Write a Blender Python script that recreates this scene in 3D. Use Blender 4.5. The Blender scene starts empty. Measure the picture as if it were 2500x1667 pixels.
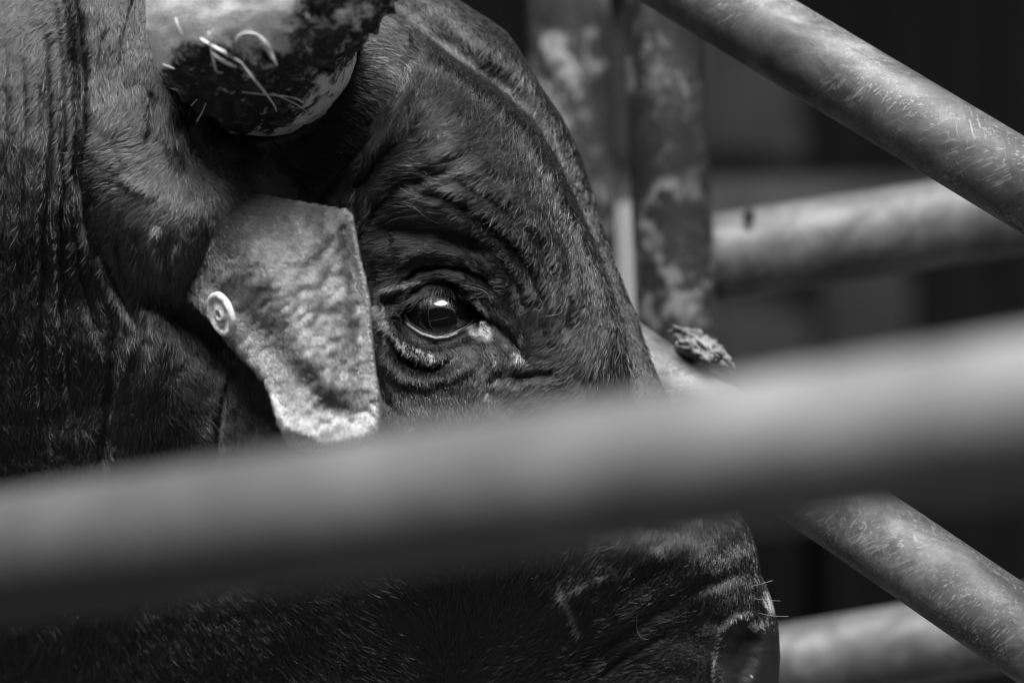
import bpy, bmesh, math
import numpy as np
from mathutils import Vector
from mathutils.bvhtree import BVHTree

rng = np.random.default_rng(7)
SC = bpy.context.scene
COL = SC.collection

# ------------------------------------------------------------------ camera, sky, sun, exposure
CAMZ = 1.30
S = 0.75 / 2500.0          # metres per photo pixel at 2 m
cam_d = bpy.data.cameras.new('camera')
cam = bpy.data.objects.new('camera', cam_d)
COL.objects.link(cam)
cam.location = (0, 0, CAMZ)
cam.rotation_euler = (math.radians(90), 0, 0)
cam_d.sensor_width = 36
cam_d.lens = 96
cam_d.clip_start = 0.05
cam_d.clip_end = 600
cam_d.dof.use_dof = True
cam_d.dof.focus_distance = 1.985
cam_d.dof.aperture_fstop = 2.3
SC.camera = cam

SUN_EL, SUN_AZ = 65, 177      # azimuth from +Y clockwise
world = bpy.data.worlds.new('World')
SC.world = world
world.use_nodes = True
wn, wl = world.node_tree.nodes, world.node_tree.links
bgn = wn['Background']
sky = wn.new('ShaderNodeTexSky')
sky.sky_type = 'NISHITA'
sky.sun_disc = False
sky.sun_elevation = math.radians(SUN_EL)
sky.sun_rotation = math.radians(SUN_AZ)
bwn = wn.new('ShaderNodeRGBToBW')       # the photograph is black and white
wl.new(sky.outputs[0], bwn.inputs[0])
wl.new(bwn.outputs[0], bgn.inputs['Color'])
bgn.inputs['Strength'].default_value = 0.085

sd_ = bpy.data.lights.new('sun', 'SUN')
sun = bpy.data.objects.new('sun', sd_)
COL.objects.link(sun)
sd_.energy = 4.8
sd_.angle = math.radians(46)
sd_.color = (1, 1, 1)
el, az = math.radians(SUN_EL), math.radians(SUN_AZ)
sdir = Vector((math.sin(az) * math.cos(el), math.cos(az) * math.cos(el), math.sin(el)))
sun.rotation_euler = sdir.to_track_quat('Z', 'Y').to_euler()
sun.location = (0, 0, 6)

SC.view_settings.view_transform = 'Standard'
SC.view_settings.look = 'None'
SC.view_settings.exposure = 1.2
SC.view_settings.gamma = 1
SC.render.engine = 'CYCLES'
SC.cycles.use_denoising = True
SC.cycles.pixel_filter_type = 'BLACKMAN_HARRIS'
SC.cycles.filter_width = 1.15
SC.cycles.max_bounces = 5
SC.cycles.diffuse_bounces = 2
SC.cycles.glossy_bounces = 2
SC.cycles.transmission_bounces = 2
SC.cycles.sample_clamp_indirect = 2.0
SC.render.film_transparent = False

# ------------------------------------------------------------------ helpers
def P(px, py, Y):
    k = S * Y / 2.0
    return Vector(((px - 1250) * k, Y, CAMZ - (py - 833.5) * k))

def tag(o, label=None, cat=None, group=None, kind=None):
    if label: o['label'] = label
    if cat: o['category'] = cat
    if group: o['group'] = group
    if kind: o['kind'] = kind
    return o

def empty(name, loc):
    o = bpy.data.objects.new(name, None)
    o.location = loc
    o.empty_display_size = 0.05
    COL.objects.link(o)
    return o

def link_mesh(name, verts, faces, mat, parent=None, smooth=True):
    me = bpy.data.meshes.new(name)
    me.from_pydata([tuple(v) for v in verts], [], faces)
    me.update()
    if smooth:
        me.polygons.foreach_set('use_smooth', [True] * len(me.polygons))
    me.materials.append(mat)
    o = bpy.data.objects.new(name, me)
    COL.objects.link(o)
    if parent:
        o.parent = parent
        o.matrix_parent_inverse = parent.matrix_basis.inverted()
    return o

def link_bm(name, bm, mat, parent=None, smooth=True):
    me = bpy.data.meshes.new(name)
    bm.to_mesh(me); bm.free()
    if smooth:
        me.polygons.foreach_set('use_smooth', [True] * len(me.polygons))
    me.materials.append(mat)
    o = bpy.data.objects.new(name, me)
    COL.objects.link(o)
    if parent:
        o.parent = parent
        o.matrix_parent_inverse = parent.matrix_basis.inverted()
    return o

def box(bm, c, d, bevel=0.0):
    r = bmesh.ops.create_cube(bm, size=1)
    for v in r['verts']:
        v.co = Vector((v.co.x * d[0] + c[0], v.co.y * d[1] + c[1], v.co.z * d[2] + c[2]))
    if bevel:
        es = list({e for v in r['verts'] for e in v.link_edges})
        bmesh.ops.bevel(bm, geom=es, offset=bevel, segments=2, affect='EDGES')

def smoothpath(pts, n):
    pts = np.array([tuple(p) for p in pts], float)
    m = len(pts)
    t = np.linspace(0, m - 1, n)
    out = []
    for u in t:
        i = min(int(u), m - 2); f = u - i
        p0, p1, p2, p3 = pts[max(i-1, 0)], pts[i], pts[i+1], pts[min(i+2, m-1)]
        out.append(.5 * ((2*p1) + (-p0+p2)*f + (2*p0-5*p1+4*p2-p3)*f*f + (-p0+3*p1-3*p2+p3)*f**3))
    return np.array(out)

def tube_arrays(path, radii, seg=32, cap=True, wob=None, flat=1.0):
    path = np.array(path, float); n = len(path)
    radii = np.broadcast_to(np.array(radii, float), (n,))
    T = np.gradient(path, axis=0); T /= np.linalg.norm(T, axis=1)[:, None]
    up = np.array([0, -1.0, 0.05]) if abs(T[0][1]) < .9 else np.array([0, 0, 1.0])
    V, F = [], []
    a = np.linspace(0, 2*np.pi, seg, endpoint=False)
    for i in range(n):
        u = up - T[i] * up.dot(T[i]); u /= np.linalg.norm(u); up = u
        w = np.cross(T[i], u)
        r = radii[i]
        rr = r * (wob(i / (n-1), a) if wob else np.ones(seg))
        for k in range(seg):
            V.append(path[i] + (u*math.cos(a[k])*flat + w*math.sin(a[k])) * rr[k])
    for i in range(n-1):
        for k in range(seg):
            k2 = (k+1) % seg
            F.append((i*seg+k, i*seg+k2, (i+1)*seg+k2, (i+1)*seg+k))
    if cap:
        F.append(tuple(reversed(range(seg))))
        F.append(tuple(range((n-1)*seg, n*seg)))
    return V, F

def tube(name, path, radii, mat, parent=None, seg=32, wob=None, flat=1.0):
    V, F = tube_arrays(path, radii, seg, True, wob, flat)
    return link_mesh(name, V, F, mat, parent)

# ------------------------------------------------------------------ materials (all greys)
class NT:
    def __init__(self, name):
        self.m = bpy.data.materials.new(name); self.m.use_nodes = True
        self.n = self.m.node_tree.nodes; self.l = self.m.node_tree.links
        self.b = self.n['Principled BSDF']; self.out = self.n['Material Output']
    def new(self, t, **kw):
        x = self.n.new(t)
        for k, v in kw.items():
            if k in x.inputs.keys(): x.inputs[k].default_value = v
            else: setattr(x, k, v)
        return x
    def link(self, a, b): self.l.new(a, b)
    def coords(self, scale=(1, 1, 1), rot=(0, 0, 0)):
        tc = self.new('ShaderNodeTexCoord')
        mp = self.new('ShaderNodeMapping')
        mp.inputs['Scale'].default_value = scale
        mp.inputs['Rotation'].default_value = rot
        self.link(tc.outputs['Object'], mp.inputs['Vector'])
        return mp.outputs[0]
    def noise(self, vec, scale, detail=6, rough=.6, dist=0.0):
        x = self.new('ShaderNodeTexNoise')
        x.inputs['Scale'].default_value = scale; x.inputs['Detail'].default_value = detail
        x.inputs['Roughness'].default_value = rough; x.inputs['Distortion'].default_value = dist
        if vec is not None: self.link(vec, x.inputs['Vector'])
        return x.outputs['Fac']
    def ramp(self, fac, stops):
        x = self.new('ShaderNodeValToRGB')
        e = x.color_ramp.elements
        while len(e) < len(stops): e.new(.5)
        for el_, (p, v) in zip(e, stops):
            el_.position = p; el_.color = (v, v, v, 1)
        self.link(fac, x.inputs[0])
        return x.outputs[0]
    def mix(self, f, a, b, mode='MIX'):
        x = self.new('ShaderNodeMixRGB', blend_type=mode)
        for s, v in ((x.inputs[0], f), (x.inputs[1], a), (x.inputs[2], b)):
            if isinstance(v, (int, float)):
                s.default_value = v if s.type == 'VALUE' else (v, v, v, 1)
            else: self.link(v, s)
        return x.outputs[0]
    def math(self, op, a, b=0.0, clamp=False):
        x = self.new('ShaderNodeMath', operation=op, use_clamp=clamp)
        for s, v in ((x.inputs[0], a), (x.inputs[1], b)):
            if isinstance(v, (int, float)): s.default_value = v
            else: self.link(v, s)
        return x.outputs[0]
    def attr(self, name):
        x = self.new('ShaderNodeAttribute', attribute_name=name)
        return x.outputs['Fac']
    def bump(self, h, strength=.4, dist=.002):
        x = self.new('ShaderNodeBump'); x.inputs['Strength'].default_value = strength
        x.inputs['Distance'].default_value = dist
        self.link(h, x.inputs['Height']); self.link(x.outputs[0], self.b.inputs['Normal'])
    def set(self, col=None, rough=None, spec=None, metal=None):
        for k, v in (('Base Color', col), ('Roughness', rough), ('Specular IOR Level', spec), ('Metallic', metal)):
            if v is None: continue
            if isinstance(v, (int, float)):
                self.b.inputs[k].default_value = (v, v, v, 1) if k == 'Base Color' else v
            else: self.link(v, self.b.inputs[k])

def plain(name, c, r=.7):
    t = NT(name); t.set(c, r); return t.m

def pipe_material(name, axis_rot, base=.30, dark=.06, mud=.5, seed=0.0, mlo=.46, splash=.10):
    """worn galvanised pipe: streaks of scratches and smears of dried mud, laid along the pipe"""
    t = NT(name)
    v = t.coords((1, 1, 1), axis_rot)
    def mapped(scale, rot=(0, 0, 0), off=0.0):
        r_ = t.new('ShaderNodeMapping'); r_.inputs['Rotation'].default_value = rot
        t.link(v, r_.inputs['Vector'])
        m = t.new('ShaderNodeMapping')
        m.inputs['Scale'].default_value = scale
        m.inputs['Location'].default_value = (seed+off, seed*.7, seed*.3)
        t.link(r_.outputs[0], m.inputs['Vector']); return m.outputs[0]
    iso = mapped((1, 1, 1)); lon = mapped((.62, 1, 1), (0, .5, 0), off=3)
    smear = t.noise(lon, 24, 10, .68, 1.0)
    patch = t.noise(iso, 9, 6, .62, .4)
    grit = t.noise(iso, 380, 5, .75)
    c = t.ramp(smear, [(.36, dark), (.46, base*.65), (.54, base), (.62, base*1.3), (.70, base*.95)])
    c = t.mix(t.ramp(patch, [(mlo, 0), (mlo+.10, mud)]), c, dark*1.1)
    hi = min(base*2.4+.05, .6)
    for k, (rot, sc, lo) in enumerate((((0, .95, .2), (16, 330, 330), .59), ((0, -.75, .3), (22, 420, 420), .60), ((0, .06, 0), (6, 420, 420), .63), ((0, 1.3, .2), (45, 700, 700), .60))):
        st = t.noise(mapped(sc, rot, 5.0*k), 1, 3, .6, .3)
        zone = t.noise(mapped((.6, 1, 1), (0, 0, 0), 11.0*k), 17, 5, .6)
        f = t.math('MULTIPLY', t.ramp(st, [(lo-.03, 0), (lo+.04, 1)]), t.ramp(zone, [(.48, 0), (.64, .5)]))
        c = t.mix(f, c, hi if k != 2 else dark)
    blot = t.noise(mapped((.8, 1, 1), (0, 0, 0), 17.0), 44, 8, .72, .3)
    bz = t.noise(mapped((1, 1, 1), (0, 0, 0), 23.0), 8, 3, .6)
    c = t.mix(t.math('MULTIPLY', t.ramp(blot, [(.49, 0), (.57, 1)]), t.ramp(bz, [(.44, 0), (.54, splash)])), c, hi)
    c = t.mix(t.ramp(grit, [(.60, 0), (.72, .45)]), c, dark*.7)
    t.set(c, t.ramp(smear, [(.3, .65), (.7, .42)]), .4, 0)
    t.bump(t.mix(.4, smear, grit), .3, .0012)
    return t.m

# ------------------------------------------------------------------ numeric sculpting tools
def seg_dist(PX, PY, pts):
    """distance to a polyline, signed side, and position along it 0..1"""
    pts = np.array(pts, float)
    best = np.full(PX.shape, 1e9); side = np.zeros(PX.shape); along = np.zeros(PX.shape)
    L = np.hypot(*(pts[1:] - pts[:-1]).T); cum = np.concatenate([[0], np.cumsum(L)]); tot = cum[-1]
    for i in range(len(pts)-1):
        ax, ay = pts[i]; bx, by = pts[i+1]
        dx, dy = bx-ax, by-ay; l2 = dx*dx+dy*dy
        t = np.clip(((PX-ax)*dx+(PY-ay)*dy)/l2, 0, 1)
        ex, ey = PX-(ax+t*dx), PY-(ay+t*dy)
        d = np.hypot(ex, ey)
        m = d < best
        best = np.where(m, d, best)
        side = np.where(m, np.sign(dx*ey-dy*ex), side)
        along = np.where(m, (cum[i]+t*L[i])/tot, along)
    return best, side, along

def poly_sd(PX, PY, poly):
    """signed distance to a closed polygon, positive inside, plus the nearest contour point"""
    poly = np.array(poly, float)
    best = np.full(PX.shape, 1e9); nx = np.zeros(PX.shape); ny = np.zeros(PX.shape)
    inside = np.zeros(PX.shape, bool)
    n = len(poly)
    for i in range(n):
        ax, ay = poly[i]; bx, by = poly[(i+1) % n]
        dx, dy = bx-ax, by-ay; l2 = dx*dx+dy*dy + 1e-9
        t = np.clip(((PX-ax)*dx+(PY-ay)*dy)/l2, 0, 1)
        qx, qy = ax+t*dx, ay+t*dy
        d = np.hypot(PX-qx, PY-qy)
        m = d < best
        best = np.where(m, d, best); nx = np.where(m, qx, nx); ny = np.where(m, qy, ny)
        c = ((ay > PY) != (by > PY))
        xi = ax + (PY-ay) * dx / (dy if abs(dy) > 1e-9 else 1e-9)
        inside ^= (c & (PX < xi))
    return np.where(inside, best, -best), nx, ny

def rbf(ctrl, PX, PY, scale=300.0):
    c = np.array(ctrl, float); xy = c[:, :2]/scale; v = c[:, 2]
    n = len(c)
    def phi(r): return np.where(r > 1e-9, r*r*np.log(np.maximum(r, 1e-9)), 0)
    A = np.zeros((n+3, n+3))
    R = np.hypot(xy[:, None, 0]-xy[None, :, 0], xy[:, None, 1]-xy[None, :, 1])
    A[:n, :n] = phi(R) + np.eye(n)*.02
    A[:n, n] = 1; A[:n, n+1:] = xy; A[n, :n] = 1; A[n+1:, :n] = xy.T
    w = np.linalg.solve(A, np.concatenate([v, [0, 0, 0]]))
    qx, qy = PX/scale, PY/scale
    out = w[n] + w[n+1]*qx + w[n+2]*qy
    for i in range(n):
        out = out + w[i]*phi(np.hypot(qx-xy[i, 0], qy-xy[i, 1]))
    return out

_nz = {}
def vnoise(PX, PY, cell, seed=0):
    """smooth value noise, about -1..1"""
    if seed not in _nz: _nz[seed] = np.random.default_rng(seed+100).uniform(-1, 1, (256, 256))
    g = _nz[seed]
    x = PX/cell + 57.3; y = PY/cell + 91.7
    xi = np.floor(x).astype(int); yi = np.floor(y).astype(int)
    fx = x-xi; fy = y-yi
    fx = fx*fx*(3-2*fx); fy = fy*fy*(3-2*fy)
    a = g[yi % 256, xi % 256]; b = g[yi % 256, (xi+1) % 256]
    c = g[(yi+1) % 256, xi % 256]; d = g[(yi+1) % 256, (xi+1) % 256]
    return (a*(1-fx)+b*fx)*(1-fy) + (c*(1-fx)+d*fx)*fy

def sstep(a, b, x):
    t = np.clip((x-a)/(b-a), 0, 1); return t*t*(3-2*t)

# ------------------------------------------------------------------ the bull: relief of the side we see
# (photo px, py, height towards us in px; 1 px = 0.3 mm)
OUT = [(1905, 1600), (1902, 1540), (1892, 1490), (1878, 1445), (1858, 1400), (1848, 1340), (1826, 1280), (1795, 1215), (1745, 1150), (1680, 1060),
       (1625, 960), (1585, 865), (1552, 765), (1512, 665), (1474, 560), (1445, 460), (1415, 370), (1372, 285), (1318, 205), (1268, 120),
       (1238, 78), (1195, 48), (1150, 20), (1108, -8), (1040, -60), (960, -150), (860, -260), (700, -340), (400, -400), (0, -450),
       (-600, -520), (-1200, -460), (-1900, -360), (-3300, -300), (-4500, -300), (-5200, -160), (-5600, 300), (-5650, 1000),
       (-5400, 1700), (-4900, 2200), (-4200, 2500), (-3000, 2750), (-1800, 2950), (-900, 3050), (-200, 2950), (250, 2650), (500, 2300),
       (700, 2080), (1000, 1990), (1300, 1920), (1500, 1850), (1680, 1860), (1800, 1830), (1870, 1760), (1900, 1680)]

BASE = [(0, -400, -60), (-200, 300, 40), (60, 60, 10), (60, 350, 60), (60, 700, 10), (60, 1000, -70), (60, 1300, -180), (60, 1667, -330), (60, 2100, -430),
        (220, 100, 5), (300, 330, 60), (250, 700, -20), (240, 1000, -80), (250, 1400, -190), (250, 1700, -300),
        (330, 60, 0), (400, -200, -40), (420, 380, 100), (350, 470, 120), (430, 500, 165), (440, 600, 165), (400, 680, 110), (500, 460, 165), (565, 480, 135), (520, 560, 165), (620, 470, 105), (470, 760, 0),
        (400, 850, 20), (380, 960, 20), (560, 950, 20), (500, 1200, -30), (650, 1300, 20), (650, 1667, -140), (650, 2000, -280),
        (520, 370, 95), (620, 600, 90), (620, 700, 20), (720, 440, 15), (760, 620, 20), (800, 900, 40),
        (620, 150, 0), (700, 330, 0), (880, 330, 30), (900, 180, 0), (960, 60, -20), (900, -150, -60),
        (1000, 330, 85), (1130, 270, 85), (1200, 228, -5), (1100, 160, -25), (1100, 420, 125), (1170, 400, 128), (1250, 440, 110), (1290, 310, -5), (1350, 420, 15), (1330, 560, 100),
        (1200, 560, 120), (1050, 540, 105), (930, 560, 70), (1060, 640, 55), (930, 700, 40), (890, 800, 50), (1400, 560, 10), (1410, 700, 70),
        (1290, 740, 95), (1460, 800, 40), (1350, 880, 80), (1210, 850, 75), (1060, 900, 72), (900, 950, 60), (1050, 1050, 95), (1300, 1050, 80),
        (1500, 1000, 20), (1560, 1100, 20), (1100, 1230, 95), (1400, 1230, 80), (1640, 1230, 30), (1100, 1500, -20), (1100, 1667, -100), (1350, 1450, 35), (1350, 1667, -110),
        (1600, 1350, 50), (1500, 1600, -55), (1720, 1350, 70), (1780, 1450, 50), (1700, 1550, 10), (1760, 1640, 10), (1870, 1600, 20), (1200, 1850, -220), (1600, 1800, -60),
        (1360, 330, -15), (1300, 180, -30), (1180, 90, -45)]

CREST = [(930, 20), (1010, 92), (1100, 160), (1200, 228), (1290, 310), (1350, 410), (1400, 520), (1438, 610), (1472, 700), (1500, 790), (1520, 880), (1535, 980)]

# grooves and ridges: (points, half width, height)
FOLD = [
 # neck
 ([(172, -60), (196, 60), (206, 200), (203, 330), (200, 450), (214, 560), (232, 660)], 13, -46),
 ([(150, -60), (170, 80), (180, 240), (178, 420), (188, 560)], 15, 16),
 ([(118, 70), (121, 220), (118, 420), (106, 620), (104, 850), (110, 1150)], 12, -24),
 ([(140, 80), (146, 240), (140, 420), (132, 640), (134, 850)], 11, 12),
 ([(158, 190), (157, 420), (148, 620), (150, 760), (170, 900), (182, 1080)], 8, -18),
 ([(62, 60), (62, 260), (58, 420), (48, 650), (40, 900)], 9, -11),
 ([(20, 120), (14, 400), (4, 700)], 9, -8),
 ([(226, 430), (232, 520), (246, 620), (290, 720), (330, 790)], 13, -30),
 ([(188, 520), (196, 650), (220, 760), (250, 860)], 10, -16),
 ([(290, 560), (296, 650), (330, 720)], 11, -13),
 ([(336, -30), (314, 40), (297, 110), (290, 190)], 7, -17),
 ([(262, 60), (240, 150), (241, 250)], 7, -12),
 ([(365, 205), (372, 270), (378, 330)], 8, -20),
 ([(275, 740), (281, 860), (268, 980), (252, 1080), (246, 1200)], 13, -22),
 ([(362, 730), (358, 800), (366, 860)], 8, -10),
 ([(578, 850), (548, 960), (532, 1050), (520, 1180)], 11, -12),
 ([(330, 820), (300, 900), (290, 1000)], 14, 12),
 ([(400, 760), (380, 880), (350, 980)], 30, 18),
 # root of the ear
 ([(430, 250), (416, 300), (425, 360), (450, 420)], 12, 24),
 ([(455, 270), (470, 340), (520, 400)], 14, -16),
 ([(300, 430), (340, 450), (390, 470)], 16, 12),
 ([(335, 560), (352, 620), (372, 690)], 15, -12),
 ([(385, 545), (375, 600), (388, 660)], 14, 18),
 ([(425, 560), (405, 620), (418, 700)], 12, -14),
 ([(320, 700), (400, 760), (480, 820), (560, 890)], 34, -34),
 # hollow under the horn
 ([(470, 320), (560, 360), (650, 400), (730, 470), (780, 530)], 34, -30),
 ([(880, 350), (830, 420), (790, 480), (780, 540)], 16, -20),
 # brow
 ([(1030, 180), (1000, 240), (950, 310), (890, 390), (850, 450)], 15, 22),
 ([(1050, 250), (990, 330), (930, 390), (880, 460), (862, 520)], 14, -26),
 ([(1180, 330), (1060, 380), (960, 420), (900, 480), (868, 560)], 17, 20),
 ([(1150, 400), (1060, 430), (980, 455), (920, 510), (880, 590)], 11, -20),
 ([(1300, 430), (1200, 400), (1110, 420), (1040, 470)], 14, 13),
 ([(1010, 470), (1090, 480), (1170, 520), (1240, 580), (1290, 650), (1320, 720)], 10, -20),
 ([(1050, 455), (1130, 470), (1210, 520), (1290, 590), (1330, 670)], 11, 13),
 ([(1130, 440), (1230, 500), (1310, 570), (1350, 660), (1362, 740)], 10, -17),
 ([(1210, 450), (1300, 510), (1360, 600), (1385, 690)], 12, 11),
 ([(1260, 440), (1340, 510), (1390, 610), (1410, 700)], 9, -12),
 ([(1070, 560), (1150, 570), (1220, 620), (1265, 690), (1280, 760)], 12, -13),
 ([(1190, 610), (1240, 660), (1262, 730)], 8, 9),
 # socket, lids and the bags under the eye
 ([(900, 590), (980, 560), (1070, 568), (1160, 600), (1220, 650)], 34, -38),
 ([(955, 655), (1010, 625), (1075, 612), (1145, 630), (1195, 662)], 14, 15),
 ([(985, 690), (1030, 662), (1085, 652), (1145, 664), (1190, 690), (1215, 720)], 8, -28),
 ([(905, 730), (940, 712), (985, 700), (1010, 690)], 9, 13),
 ([(930, 745), (955, 738), (985, 735)], 12, -25),
 ([(925, 760), (940, 800), (975, 845), (1010, 868), (1055, 880), (1095, 880)], 13, 14),
 ([(948, 800), (965, 860), (1005, 892), (1050, 903), (1085, 894), (1100, 880)], 10, -26),
 ([(985, 845), (1015, 862), (1048, 871)], 5, -14),
 ([(960, 790), (990, 822), (1035, 842), (1090, 842)], 8, -13),
 ([(930, 860), (975, 920), (1040, 932), (1110, 912), (1160, 870)], 20, 15),
 ([(905, 880), (930, 960), (960, 1010)], 14, -13),
 ([(1165, 800), (1195, 850), (1215, 900)], 16, 10),
 ([(1180, 770), (1225, 810), (1265, 850), (1290, 880)], 10, -18),
 ([(1230, 905), (1200, 930), (1190, 970)], 9, -16),
 ([(1240, 925), (1300, 915), (1370, 905)], 12, -16),
 ([(1385, 650), (1395, 740), (1380, 830)], 16, -22),
 # muzzle
 ([(1410, 1640), (1500, 1560), (1600, 1500), (1700, 1440), (1790, 1400), (1850, 1390)], 15, -8),
 ([(1440, 1560), (1540, 1490), (1640, 1430), (1740, 1380)], 20, 5),
 ([(1330, 1600), (1440, 1500), (1540, 1430), (1620, 1385)], 14, -5),
 ([(1300, 1520), (1420, 1440), (1510, 1390)], 14, 12),
 ([(1560, 1290), (1620, 1280), (1680, 1310)], 22, -6),
 ([(1470, 1330), (1560, 1340), (1640, 1360)], 24, 5),
 ([(1450, 1667), (1540, 1590), (1640, 1540)], 9, -11),
 ([(1735, 1667), (1742, 1600), (1762, 1545), (1800, 1510), (1845, 1505)], 13, 16),
]
EYE_C = (1075.0, 776.0); EYE_R = 94.0; EYE_H0 = -38.0       # the ball: centre, radius, height of its centre
OPEN = [(972, 763), (995, 744), (1028, 722), (1060, 710), (1092, 707), (1126, 718), (1154, 741), (1184, 780), (1160, 787), (1125, 804), (1092, 818), (1063, 821), (1030, 811), (1004, 794)]
NOSTRIL = [(1768, 1640), (1768, 1590), (1785, 1552), (1815, 1532), (1850, 1530), (1866, 1560), (1860, 1610), (1835, 1660), (1810, 1700), (1780, 1690)]

def height(PX, PY):
    inx = (PX > -900) & (PX < 2100)
    bx = np.clip(PX, -500, 2000); by = np.clip(PY, -500, 2150)
    H = rbf(BASE, bx, by)
    H = np.clip(H, -460, 190)
    d, side, al = seg_dist(PX, PY, CREST)
    right = np.where(side < 0, d, 0)
    fade = 1 - sstep(760, 1000, PY)
    H = H - fade * 105 * sstep(0, 24, right) + fade * 70 * sstep(24, 110, right)
    H = H + fade * 14 * np.exp(-(d/16)**2) * (PX > 1000)
    wob = 4*vnoise(PX, PY, 75, 1)
    for pts, w, a in FOLD:
        xs = [p[0] for p in pts]; ys = [p[1] for p in pts]
        m = (PX > min(xs)-4*w-10) & (PX < max(xs)+4*w+10) & (PY > min(ys)-4*w-10) & (PY < max(ys)+4*w+10)
        if not m.any(): continue
        wx = PX[m] + wob[m]; wy = PY[m] + .6*wob[m]
        dd, ss, al = seg_dist(wx, wy, pts)
        k = np.minimum(1, np.minimum(al, 1-al)*5 + .12)
        H[m] += (.72 if max(xs) < 400 else .85) * a * k * np.exp(-(dd/w)**2)
    H += 7*vnoise(PX, PY, 130, 2) + 2.5*vnoise(PX, PY, 48, 3) + .8*vnoise(PX, PY, 20, 4)
    # wrinkles running round the muzzle and the cheek
    mz = sstep(1250, 1500, PX)*sstep(1230, 1380, PY)
    q = (PX*.50 + PY*.86) + 30*vnoise(PX, PY, 150, 5)
    H += mz*2.5*np.sin(q/13.0)*(.5+.5*vnoise(PX, PY, 90, 6))
    pad = sstep(1480, 1560, PY+.35*(1900-PX))*sstep(1745, 1800, PX)
    H += pad*(2.2*np.abs(vnoise(PX, PY, 11, 8)) + 1.2*np.abs(vnoise(PX, PY, 6, 9)))
    # lids round the ball
    ex, ey = PX-EYE_C[0], PY-EYE_C[1]
    de = np.hypot(ex, ey)
    lidr = EYE_R + 9
    ball = EYE_H0 + np.sqrt(np.maximum(lidr**2 - de**2, 0))
    sdo, _, _ = poly_sd(PX, PY, OPEN)
    wl_ = 1 - sstep(6, 34, -sdo)
    wl_ = np.where(de < lidr-6, wl_, 0)
    H = np.where(wl_ > 0, H*(1-wl_) + np.maximum(ball, H*0 - 30)*wl_, H)
    up_ = (ey < 0)
    H += np.where(up_, 9, 3)*np.exp(-((sdo+7)/6.5)**2)*(de < 150)
    H = H - 105*sstep(-3, 8, sdo)
    sdn, _, _ = poly_sd(PX, PY, NOSTRIL)
    H = H - 28*sstep(-6, 34, sdn)
    return H

def steps(segs):
    out = []
    for a, b, s in segs:
        out += list(np.arange(a, b, s))
    return np.array(out + [segs[-1][1]], float)

GX = steps([(-5800, -1200, 110), (-1200, -300, 30), (-300, -40, 10), (-40, 860, 5), (860, 1320, 3), (1320, 1930, 5)])
GY = steps([(-560, -40, 16), (-40, 600, 5), (600, 940, 3), (940, 1700, 5), (1700, 1900, 12), (1900, 3200, 40)])
MX, MY = np.meshgrid(GX, GY)
SD, NX, NY = poly_sd(MX, MY, OUT)
HH = height(MX, MY)
Rr = np.interp(MX, [-1500, -300, 200, 900, 1300, 1500, 1800], [.34, .24, .16, .10, .055, .05, .05])     # roundness of the edge (m)
def front_depth(H, sd, R):
    s_ = np.clip(sd*S, 0, None)
    u = np.clip(s_/R, 0, 1)
    return 2.0 - H*S + R*(1-np.sqrt(np.maximum(1-(1-u)**2, 0)))
YF = front_depth(HH, SD, Rr)

def lookup(px, py):
    ix = np.clip(np.interp(px, GX, np.arange(len(GX))), 0, len(GX)-1.001)
    iy = np.clip(np.interp(py, GY, np.arange(len(GY))), 0, len(GY)-1.001)
    i = ix.astype(int); j = iy.astype(int); fx = ix-i; fy = iy-j
    def bl(A): return (A[j, i]*(1-fx)+A[j, i+1]*fx)*(1-fy)+(A[j+1, i]*(1-fx)+A[j+1, i+1]*fx)*fy
    return bl(YF), bl(SD)

def to3(px, py, Y):
    k = S*Y/2.0
    return np.stack([(px-1250)*k, Y, CAMZ-(py-833.5)*k], -1)

def shell(GX, GY, SD, NX, NY, YF, backfn, hmap, edge_depth):
    """closed solid over the cells that lie inside the contour"""
    ny, nx = SD.shape
    cellin = (SD[:-1, :-1] > 0) | (SD[1:, :-1] > 0) | (SD[:-1, 1:] > 0) | (SD[1:, 1:] > 0)
    use = np.zeros(SD.shape, bool)
    use[:-1, :-1] |= cellin; use[1:, :-1] |= cellin; use[:-1, 1:] |= cellin; use[1:, 1:] |= cellin
    MX, MY = np.meshgrid(GX, GY)
    outv = SD <= 0
    px = np.where(outv, NX, MX); py = np.where(outv, NY, MY)
    yf = np.where(outv, edge_depth(px, py), YF)
    yb = np.where(outv, yf, backfn(yf, SD))
    k = S*yf/2.0
    X = (px-1250)*k; Z = CAMZ-(py-833.5)*k
    idx = -np.ones(SD.shape, int); idx[use] = np.arange(use.sum())
    vf = np.stack([X[use], yf[use], Z[use]], -1)
    nf = len(vf)
    innerv = use & ~outv
    bidx = idx.copy(); bidx[innerv] = nf + np.arange(innerv.sum())
    vb = np.stack([X[innerv], yb[innerv], Z[innerv]], -1)
    V = np.concatenate([vf, vb])
    j, i = np.nonzero(cellin)
    a, b, c, d = idx[j, i], idx[j, i+1], idx[j+1, i+1], idx[j+1, i]
    F1 = np.stack([a, d, c, b], -1)
    a, b, c, d = bidx[j, i], bidx[j, i+1], bidx[j+1, i+1], bidx[j+1, i]
    F2 = np.stack([a, b, c, d], -1)
    return V, np.concatenate([F1, F2]).tolist(), innerv

# skin: black hide, pale where bare or caked; wet shine put into the colour
t = NT('bull_skin')
pal = t.attr('pale')
v = t.coords()
n1 = t.noise(v, 900, 4, .7)
c = t.mix(pal, t.ramp(n1, [(.3, .010), (.7, .020)]), t.ramp(n1, [(.35, .2), (.65, .62)]))
t.set(c, t.mix(pal, .62, .30), .25)
t.bump(n1, .5, .001)
SKIN = t.m

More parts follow.
